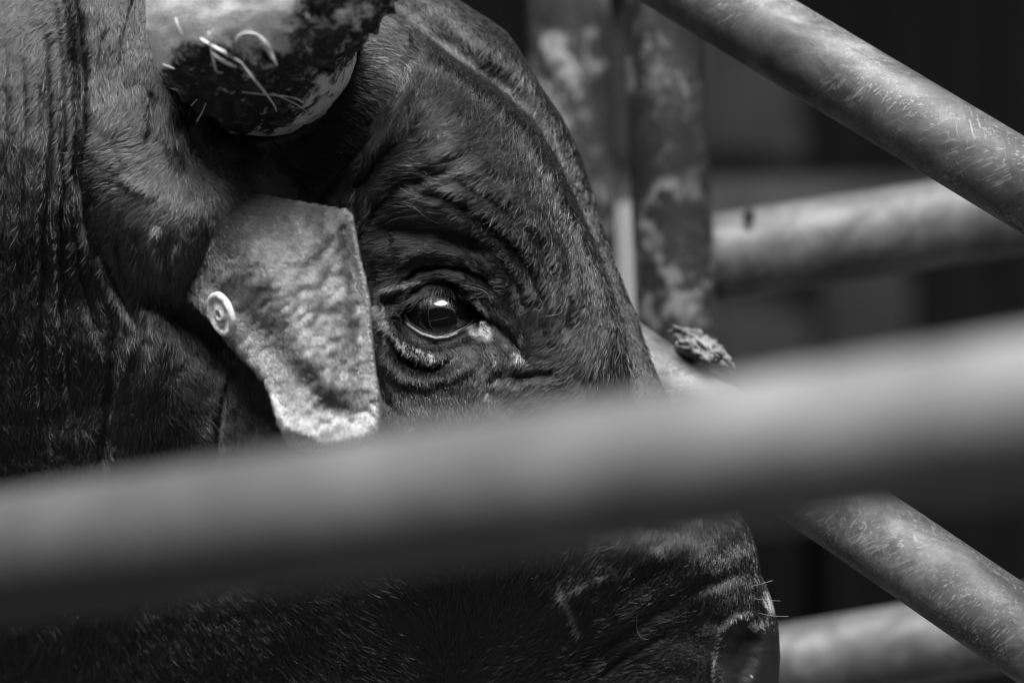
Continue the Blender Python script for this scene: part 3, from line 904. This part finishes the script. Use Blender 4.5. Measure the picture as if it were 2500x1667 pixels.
# ------------------------------------------------------------------ the horn
t = NT('horn_keratin')
v = t.coords()
big = t.noise(v, 16, 4, .55, .5); med = t.noise(v, 70, 8, .68, .5); fin = t.noise(v, 420, 6, .7)
mk = t.attr('mud')
mm = t.math('ADD', t.math('MULTIPLY', med, 2.0), t.math('MULTIPLY', fin, .8))
mm = t.math('ADD', mm, mk)
mud_shade_f = t.ramp(t.math('MULTIPLY', mm, .5), [(.59, 0), (.74, 1)])     # attribute drives the mud and the painted underside shade
ker = t.ramp(fin, [(.32, .5), (.5, .82), (.7, .88)])
ker = t.mix(t.ramp(big, [(.35, .35), (.6, 0)]), ker, .55)
mud_shade_col = t.ramp(med, [(.35, .006), (.55, .018), (.68, .11)])
t.set(t.mix(mud_shade_f, ker, mud_shade_col), t.mix(mud_shade_f, .5, .75), .35)
t.bump(t.mix(.5, med, fin), .7, .003)
HORNM = t.m
hp = [P(640, 112, 2.06), P(636, 105, 2.01), P(622, 75, 1.975), P(612, 35, 1.945), P(635, -20, 1.92), P(740, -98, 1.905), P(890, -235, 1.90), P(1020, -390, 1.89), P(1160, -560, 1.93), P(1240, -760, 1.98)]
sp = smoothpath(hp, 150)
tt = np.linspace(0, 9, 150)
hr = np.interp(tt, np.arange(10), [.071, .0715, .072, .0735, .0735, .071, .063, .052, .037, .014])
rn = np.random.default_rng(3)
ph = rn.uniform(0, 6.28, 30)
def horn_wob(u, a):
    w = 1 + .012*np.sin(3*a+ph[0]+6*u) + .008*np.sin(7*a+ph[1]-11*u) + .006*np.sin(11*a+40*u+ph[2])
    w += .010*math.sin(u*95)*math.exp(-((u-.06)/.08)**2)
    return w
V, F = tube_arrays(sp, hr, 128, True, horn_wob)
V = np.array(V)
k_ = S*V[:, 1]/2; hx = V[:, 0]/k_+1250; hy = 833.5-(V[:, 2]-CAMZ)/k_
nz = .16*vnoise(hx, hy, 34, 74)+.10*vnoise(hx, hy, 12, 75)
MA = [(372, 215), (400, 150), (440, 118), (500, 100), (560, 92), (600, 70), (660, 90), (690, 60), (720, 0), (760, -60), (1200, -60), (1200, 100), (880, 135), (745, 262), (700, 285), (655, 312), (600, 330), (530, 322), (460, 288), (400, 240)]  # muddy area, drawn down over the underside to paint its shade
sdm, _, _ = poly_sd(hx, hy, MA)
mud_shade = -.50 + .72*sstep(-30, 40, sdm+90*nz)
mud_shade -= .42*np.exp(-(seg_dist(hx, hy, [(600, 130), (640, 60), (650, 0)])[0]/34)**2)          # a worn pale streak
mud_shade -= .3*np.exp(-(seg_dist(hx, hy, [(700, 110), (800, 60), (880, 20)])[0]/40)**2)
mud_shade += .10*np.exp(-(seg_dist(hx, hy, [(480, 250), (560, 285), (640, 275), (720, 235)])[0]/30)**2)
mud_shade += .30*blob(hx, hy, 770, 250, 110, 90)*(sdm < 0)*(1+1.0*vnoise(hx, hy, 5, 79)) + .25*nz
mud_shade += .30*np.exp(-(seg_dist(hx, hy, [(450, 262), (520, 306), (600, 318), (680, 290)])[0]/26)**2)
# lumps of dung
Nn = V - np.repeat(sp, 128, axis=0); Nn /= np.linalg.norm(Nn, axis=1)[:, None]
lump = (vnoise(hx, hy, 22, 71)+.6*vnoise(hx, hy, 10, 72)+.4*vnoise(hx, hy, 5, 73))
V = V + Nn*(.0034*np.clip(lump, -.6, 1.2)*sstep(-.2, .2, mud_shade)*(sdm > 0)+.0009*vnoise(hx, hy, 16, 76)+.0012*vnoise(hx, hy, 60, 77)+.0006*np.sin(hy/3.4+3*vnoise(hx, hy, 50, 78))*sstep(200, 280, hy))[:, None]
horn = link_mesh('horn', V, F, HORNM, BULL)
at_ = horn.data.attributes.new('mud', 'FLOAT', 'POINT'); at_.data.foreach_set('value', mud_shade.astype(np.float32))  # holds the painted underside shade along with the real dirt
# the second horn, on the far side of the poll
hp2 = [P(930, -160, 2.20), P(960, -200, 2.27), P(1010, -250, 2.34), P(1090, -340, 2.38), P(1180, -470, 2.38), P(1240, -640, 2.34)]
tube('horn', smoothpath(hp2, 40), np.linspace(.065, .012, 40), HORNM, BULL, 32)

# ------------------------------------------------------------------ straw caught on the muddy horn
BV = BVHTree.FromPolygons([Vector(v) for v in V], F)
origin = Vector((0, 0, CAMZ))
t = NT('straw'); t.set(.85, .45, .4); STRAW = t.m
def on_horn(x, y, up=.003):
    d = (P(x, y, 2.0)-origin).normalized()
    hit = BV.ray_cast(origin, d)
    if hit[0] is None: return P(x, y, 1.99)
    return hit[0] - d*up
C = lambda u, v_: (340+.2551*u, .2551*v_)
SS = [([(930, 395), (955, 345), (1030, 318), (1120, 338), (1195, 405), (1250, 500), (1318, 630)], [3, 4, 5, 6, 9, 9, 3], 'broad bent straw blade curling on the horn, palest and widest of all'),
      ([(585, 370), (700, 440), (830, 510), (930, 570), (985, 612), (1085, 745), (1200, 880), (1290, 1005), (1315, 1070)], [3, 5, 7, 5, 3, 4, 4, 3, 2], 'long kinked straw stem running down across the muddy front of the horn'),
      ([(668, 312), (682, 430), (705, 540), (735, 680), (800, 700)], [4, 4, 5, 2.5, 3], 'upright straw with a hooked foot crossing the long stem near its top'),
      ([(985, 878), (1100, 893), (1300, 912), (1480, 935), (1570, 985)], [3.5, 3.5, 3, 3.5, 4], 'level straw lying across the foot of the long stem'),
      ([(1270, 890), (1400, 950), (1520, 1010), (1620, 1080)], [2, 3.5, 3.5, 2], 'short straw slanting down to the pale base of the horn'),
      ([(690, 500), (780, 570), (860, 610), (930, 645)], [3, 6, 7, 3], 'wide faded straw leaf tucked under the long stem'),
      ([(495, 1015), (555, 950)], [3, 3], 'tiny straw stub at the lower edge of the mud'),
      ([(225, 615), (290, 640), (345, 662)], [2.5, 3, 2], 'small dull straw piece near the far edge of the mud'),
      ([(345, 175), (370, 240), (405, 330)], [3, 2.5, 2], 'thin straw scrap on the clean pale side of the horn'),
      ([(640, 985), (600, 1080), (550, 1165)], [1.5, 1.5, 1.5], 'fine grey straw hanging off the underside of the horn')]
for pl, wd, lab in SS:
    px = smoothpath([C(*p)+(0,) for p in pl], max(6, len(pl)*6))
    w_ = np.interp(np.linspace(0, 1, len(px)), np.linspace(0, 1, len(wd)), wd)*S
    if 'fine grey' in lab: path = [P(a, b, 1.93) for a, b, _ in px]
    else: path = [on_horn(a, b, .0035) for a, b, _ in px]
    path = np.array([tuple(p) for p in path])
    for _ in range(3): path[1:-1] = (path[:-2]+path[1:-1]*2+path[2:])/4
    tag(tube('straw', path, w_*.68, STRAW, None, 8, flat=.35), lab, 'straw', 'straws stuck to the horn')

# ------------------------------------------------------------------ pipes of the pen
def rail(name, a, b, rad, mat, parent, seg=56, ext=0.0):
    a, b = Vector(a), Vector(b); n = 14
    path = [a.lerp(b, i/(n-1)) for i in range(n)]
    return tube(name, path, rad, mat, parent, seg)

def rot_for(a, b):
    d = (Vector(b)-Vector(a)).normalized()
    # euler that turns the pipe's direction onto X for the texture
    q = d.rotation_difference(Vector((1, 0, 0)))
    return q.to_euler()

# front rail, near us and far out of focus
a, b = P(0, 1365, 1.26), P(2500, 1008, 1.04)
a, b = a+(a-b)*1.1, b+(b-a)*1.1
fr = empty('pen_rail', (0, 1.1, 0))
tag(fr, 'blurred grey pipe rail crossing in front of the bull, nearest of the rails', 'rail')
t = NT('front_rail_paint'); v = t.coords((1, 1, 1)); n1 = t.noise(v, 9, 5, .6, .5)
sx = t.new('ShaderNodeSeparateXYZ'); t.link(v, sx.inputs[0])
left_dark = t.ramp(t.math('ADD', t.math('MULTIPLY', sx.outputs[0], 1.6), t.math('MULTIPLY', n1, .9)), [(.1, .85), (.75, 0)])   # darker along the left length
t.set(t.mix(left_dark, t.ramp(n1, [(.35, .14), (.62, .21)]), .035), .5, .4); FRM = t.m
rail('rail_pipe', a, b, .0305, FRM, fr)
for p_ in (a, b):
    rail('post', (p_.x, p_.y, 0), (p_.x, p_.y, p_.z+.25), .034, FRM, fr)

# gate of two slanting pipes beside the head
ga, gb = P(1330, -249, 2.16), P(2760, 609, 1.97)
gc, gd = P(1250, 690, 2.20), P(2760, 1728, 1.93)
gate = empty('pen_gate', (gb.x, gb.y, 0))
tag(gate, 'scuffed gate of two slanting steel pipes smeared with dried mud', 'gate')
m1 = pipe_material('gate_pipe', rot_for(ga, gb), .135, .028, .6, 1.3)
m2 = pipe_material('gate_pipe_low', rot_for(gc, gd), .115, .022, .6, 4.1)
rail('upper_pipe', ga, gb, .0308, m1, gate)
rail('lower_pipe', gc, gd, .0312, m2, gate)
dk = pipe_material('dark_post', (0, math.radians(90), 0), .03, .01, .6, 2.0)
rail('gate_post', (gb.x-.055, 1.90, 0), (gb.x-.055, 1.90, 1.75), .03, dk, gate)

# posts behind
m3 = pipe_material('post_steel', (0, math.radians(90), 0), .06, .008, .97, 3.3, .26, .8)
m3b = pipe_material('post_steel_far', (0, math.radians(90), 0), .10, .010, .95, 8.7, .28, 1.0)
def lean_post(name, x0, x1, Y, rad, mat, parent):
    """x0 at photo y=0, x1 at photo y=800"""
    A = P(x0, 0, Y); B = P(x1, 800, Y)
    d = (A-B)/(A.z-B.z)
    top = B + d*(1.75-B.z); bot = B + d*(0-B.z)
    return rail(name, bot, top, rad, mat, parent)
rear = empty('rear_fence', tuple(P(1640, 600, 2.42)*1.0)[:2]+(0,))
tag(rear, 'rear pipe fence with a stained upright post and two level rails', 'fence')
lean_post('post', 1618, 1652, 2.42, .0355, m3, rear)
r1a, r1b = P(1650, 645, 2.46), P(3000, 438, 2.56)
m4 = pipe_material('rear_rail', rot_for(r1a, r1b), .075, .04, .45, 5.5, .50, 0)
rail('rail_pipe', r1a, r1b, .0400, m4, rear)
r2a, r2b = P(1650, 1672, 2.46), P(3000, 1440, 2.56)
rail('rail_pipe', r2a, r2b, .0385, m4, rear)
lean_post('post', 3010, 3040, 2.56, .036, m3, rear)
pp = lean_post('fence_post', 1386, 1412, 2.62, .0395, m3b, None)
tag(pp, 'mottled upright steel post between the bull and the fence corner', 'post')
# weld beads where the rails meet the post
for jx, jy, jr in ((1700, 637, .0405), (1700, 1663, .039)):
    c_ = P(jx, jy, 2.462); ring = []
    dd = (r1b-r1a).normalized(); e1 = Vector((0, 1, 0)); e2 = dd.cross(e1).normalized()
    for i in range(49):
        a_ = 2*math.pi*i/48
        ring.append(c_ + dd*(.0345*abs(math.cos(a_))**2*0+.006+.002*math.sin(9*a_)) + (e1*math.cos(a_)+e2*math.sin(a_))*(jr+.001))
    tube('weld', ring, [.0045+.0012*math.sin(i*2.1) for i in range(49)], m3, rear, 8)
# bolt hole on the upper rear rail
t = plain('rubber', .01, .8)
bm = bmesh.new(); hc = P(1828, 527, 2.435)
bmesh.ops.create_uvsphere(bm, u_segments=16, v_segments=10, radius=.0055)
for v_ in bm.verts: v_.co = Vector((v_.co.x, v_.co.y*.5, v_.co.z*1.4)) + hc
link_bm('bolt', bm, t, rear)

# clod of manure stuck where the low pipe passes the post
t = NT('clod'); v = t.coords(); n1 = t.noise(v, 90, 8, .7); t.set(t.ramp(n1, [(.35, .07), (.65, .30)]), .85, .2); t.bump(n1, 1, .004)
bm = bmesh.new(); bmesh.ops.create_icosphere(bm, subdivisions=5, radius=1)
cc = P(1690, 888, 2.115)
dirp = (gd-gc).normalized()
perp = Vector((-dirp.z, 0, dirp.x)) if dirp.x > 0 else Vector((dirp.z, 0, -dirp.x))
perp = Vector((dirp.z*-1, 0, dirp.x)).normalized()
for v_ in bm.verts:
    c_ = v_.co.copy()
    nn = vnoise(np.array([c_.x*200+900]), np.array([c_.z*200+c_.y*130+700]), 70, 81)[0]*.22 + vnoise(np.array([c_.x*200+900]), np.array([c_.z*200+c_.y*130+700]), 16, 82)[0]*.16
    c_ *= .8*(1+nn)
    v_.co = cc + dirp*(c_.x*.036) + perp*(c_.z*.014+.013) + Vector((0, c_.y*.032, 0))
tag(link_bm('manure_clod', bm, t.m), 'rough clod of dried manure stuck on the lower gate pipe by the post', 'clod')

# pale board seen through the slot between the two posts
t = NT('pale_board'); v = t.coords((6, 6, .6)); n1 = t.noise(v, 8, 6, .6); t.set(t.ramp(n1, [(.3, .17), (.7, .28)]), .7)
bm = bmesh.new(); A = P(1500, 497, 2.9); B = P(1660, 1500, 2.9)
box(bm, ((A.x+B.x)/2, 2.9, A.z/2), (B.x-A.x, .03, A.z), .003)
tag(link_bm('board', bm, t.m, None, False), 'pale upright board showing in the slot between the two posts', 'board')

# ------------------------------------------------------------------ shed, ground and things behind
t = NT('ground_dirt'); v = t.coords(); n1 = t.noise(v, 1.4, 8, .65); n2 = t.noise(v, 22, 6, .7)
t.set(t.mix(.5, t.ramp(n1, [(.35, .05), (.65, .12)]), t.ramp(n2, [(.35, .04), (.65, .14)])), .9, .2); t.bump(n2, .6, .02)
g = 300
tag(link_mesh('ground', [(-g, -g, 0), (g, -g, 0), (g, g, 0), (-g, g, 0)], [(0, 1, 2, 3)], t.m, None, False), kind='structure')

shed = empty('cattle_shed', (3, 7, 0))
tag(shed, 'dark open fronted cattle shed of boards behind the fence', 'shed')
t = NT('shed_boards'); v = t.coords((7, 7, .35)); n1 = t.noise(v, 3, 6, .6); t.set(t.ramp(n1, [(.3, .07), (.7, .13)]), .85, .2); WB = t.m
t = NT('shed_roof_sheet'); v = t.coords(); n1 = t.noise(v, 3, 4, .6); t.set(t.ramp(n1, [(.3, .06), (.7, .12)]), .6, .3); RM = t.m
x0, x1, yb, yf, hb_, hf_ = -6.0, 9.0, 9.0, 3.4, 2.6, 3.2
bm = bmesh.new()
xx = x0
while xx < x1:
    box(bm, (xx+.095, yb+rng.uniform(-.004, .004), hb_/2), (.18, .025, hb_), .003); xx += .195
box(bm, ((x0+x1)/2, yb+.06, hb_/2), (x1-x0, .04, hb_))
link_bm('back_wall', bm, WB, shed, False)
for xw in (x0-.02, x1+.02):
    bm = bmesh.new(); yy = yf
    while yy < yb-.05:
        box(bm, (xw, yy+.095, 1.3), (.025, .18, 2.6), .003); yy += .195
    link_bm('side_wall', bm, WB, shed, False)
n = 300
V, F = [], []
for i in range(n+1):
    x_ = x0-.3+(x1-x0+.6)*i/n
    for (y_, z_) in ((yf-.35, hf_+.04), (yb+.3, hb_+.02)):
        V += [(x_, y_, z_+.018*math.sin(i*math.pi/2)), (x_, y_, z_+.018*math.sin(i*math.pi/2)+.004)]
for i in range(n):
    b_ = i*4
    F += [(b_, b_+4, b_+6, b_+2), (b_+1, b_+3, b_+7, b_+5), (b_, b_+1, b_+5, b_+4), (b_+2, b_+6, b_+7, b_+3)]
link_mesh('roof', V, F, RM, shed, False)
for xp in (-5.9, -1.6, 3.6, 8.9):
    bm = bmesh.new(); box(bm, (xp, yf, hf_/2), (.12, .12, hf_), .008); link_bm('roof_post', bm, WB, shed, False)

# feed trough, bale and sack, far out of focus in the shed
t = NT('concrete'); v = t.coords(); n1 = t.noise(v, 7, 8, .6); t.set(t.ramp(n1, [(.35, .22), (.65, .40)]), .85, .2); CM = t.m
def trough(px, py, Y, w, h, lab):
    c = P(px, py, Y)
    bm = bmesh.new()
    box(bm, (c.x, Y, c.z-h/2-.0), (w, .5, .06), .01)
    for s_ in (-1, 1):
        box(bm, (c.x, Y+s_*.24, c.z-h/2+.0), (w, .05, h), .01)
        box(bm, (c.x+s_*(w/2-.03), Y, c.z-h/2+.004), (.05, .42, h-.01), .01)
    for s_ in (-1, 1):
        box(bm, (c.x+s_*w*.35, Y, (c.z-h)/2), (.12, .4, c.z-h+.02), .01)
    tag(link_bm('feed_trough', bm, CM, None, False), lab, 'trough')
trough(1900, 452, 5.2, 3.4, .10, 'long grey concrete feed trough standing on legs in the shed')

t = NT('lit_wall_grey'); v = t.coords(); n1 = t.noise(v, 5, 5, .6); t.set(t.ramp(n1, [(.3, .34), (.7, .5)]), .7, .3); TM = t.m
A = P(1380, 60, 7.6); B = P(1960, 380, 7.6)  # pale sheet added to stand for a lit patch of shed wall
nx_, nz_ = 40, 24; V = []; F = []
for side_ in (0, 1):
    for j in range(nz_+1):
        for i in range(nx_+1):
            u_, w_ = i/nx_, j/nz_
            V.append((A.x+(B.x-A.x)*u_+.01*math.sin(9*w_), 7.6+.03*math.sin(u_*31+2*w_)+.02*math.sin(u_*13)+side_*.004, A.z+(B.z-A.z)*w_*(1+.05*math.sin(7*u_))))
m_ = (nx_+1)*(nz_+1)
for j in range(nz_):
    for i in range(nx_):
        q_ = j*(nx_+1)+i
        F.append((q_, q_+nx_+1, q_+nx_+2, q_+1)); F.append((m_+q_, m_+q_+1, m_+q_+nx_+2, m_+q_+nx_+1))
tag(link_mesh('lit_wall_sheet', V, F, TM), 'soft grey sheet added for a lit patch of wall behind the posts', 'lit_wall_sheet')
t = NT('sack_cloth'); v = t.coords(); n1 = t.noise(v, 9, 6, .6); t.set(t.ramp(n1, [(.3, .20), (.7, .42)]), .9, .1); KM = t.m
t = NT('tarred_wood'); t.set(.012, .9, .1); DW = t.m
def sack(px, py, Y, w, h, lab):
    c = P(px, py, Y); bm = bmesh.new()
    bmesh.ops.create_icosphere(bm, subdivisions=4, radius=1)
    for v_ in bm.verts:
        c_ = v_.co
        e_ = .85
        f_ = [math.copysign(abs(q_)**e_, q_) for q_ in c_]
        n_ = 1+.06*math.sin(7*c_.x+px)+.05*math.sin(9*c_.z+5*c_.y)
        zt = c.z+f_[2]*h*.5
        v_.co = Vector((c.x+f_[0]*w*.5*n_*(1-.12*c_.z), Y+f_[1]*w*.32*n_, zt))
    tag(link_bm('feed_sack', bm, KM), lab, 'sack', 'feed sacks in the shed')
    # the sack stands on a plank shelf
    bm = bmesh.new(); box(bm, (c.x, Y, c.z-h/2-.02), (w*1.3, w*.9, .04), .004)
    for s_ in (-1, 1): box(bm, (c.x+s_*w*.55, Y, (c.z-h/2-.04)/2), (.05, .05, c.z-h/2-.04), .004)
    tag(link_bm('stand', bm, DW, None, False), 'dark wooden stand under the ' + ('paler' if px > 2000 else 'duller') + ' feed sack', 'stand')
sack(2105, 750, 7.4, .26, .40, 'pale feed sack on a stand, just below the level rail')
sack(1810, 830, 7.0, .36, .26, 'dull squat feed sack low behind the fence corner')

# unseen wall and roof behind the camera, added to block low sky light
sh = empty('sky_screen', (0, -1.5, 0))
tag(sh, 'unseen dark board wall with a low sheet roof, added to block sky light', 'sky_screen')
bm = bmesh.new(); xx = -9.0
while xx < 9.0:
    box(bm, (xx+.095, -2.6+rng.uniform(-.004, .004), 1.45), (.18, .025, 2.9), .003); xx += .195
box(bm, (0, -2.66, 1.45), (18, .04, 2.9))
link_bm('back_wall', bm, WB, sh, False)
V, F = [], []
for i in range(n+1):
    x_ = -9.3+18.6*i/n
    for (y_, z_) in ((-2.9, 2.92), (-.5, 3.06)):
        V += [(x_, y_, z_+.018*math.sin(i*math.pi/2)), (x_, y_, z_+.018*math.sin(i*math.pi/2)+.004)]
for i in range(n):
    b_ = i*4
    F += [(b_, b_+4, b_+6, b_+2), (b_+1, b_+3, b_+7, b_+5), (b_, b_+1, b_+5, b_+4), (b_+2, b_+6, b_+7, b_+3)]
link_mesh('roof', V, F, RM, sh, False)
for xp in (-8.9, -5.2, 5.2, 8.9):
    bm = bmesh.new(); box(bm, (xp, -.4, 1.5), (.12, .12, 3.0), .008); link_bm('roof_post', bm, WB, sh, False)
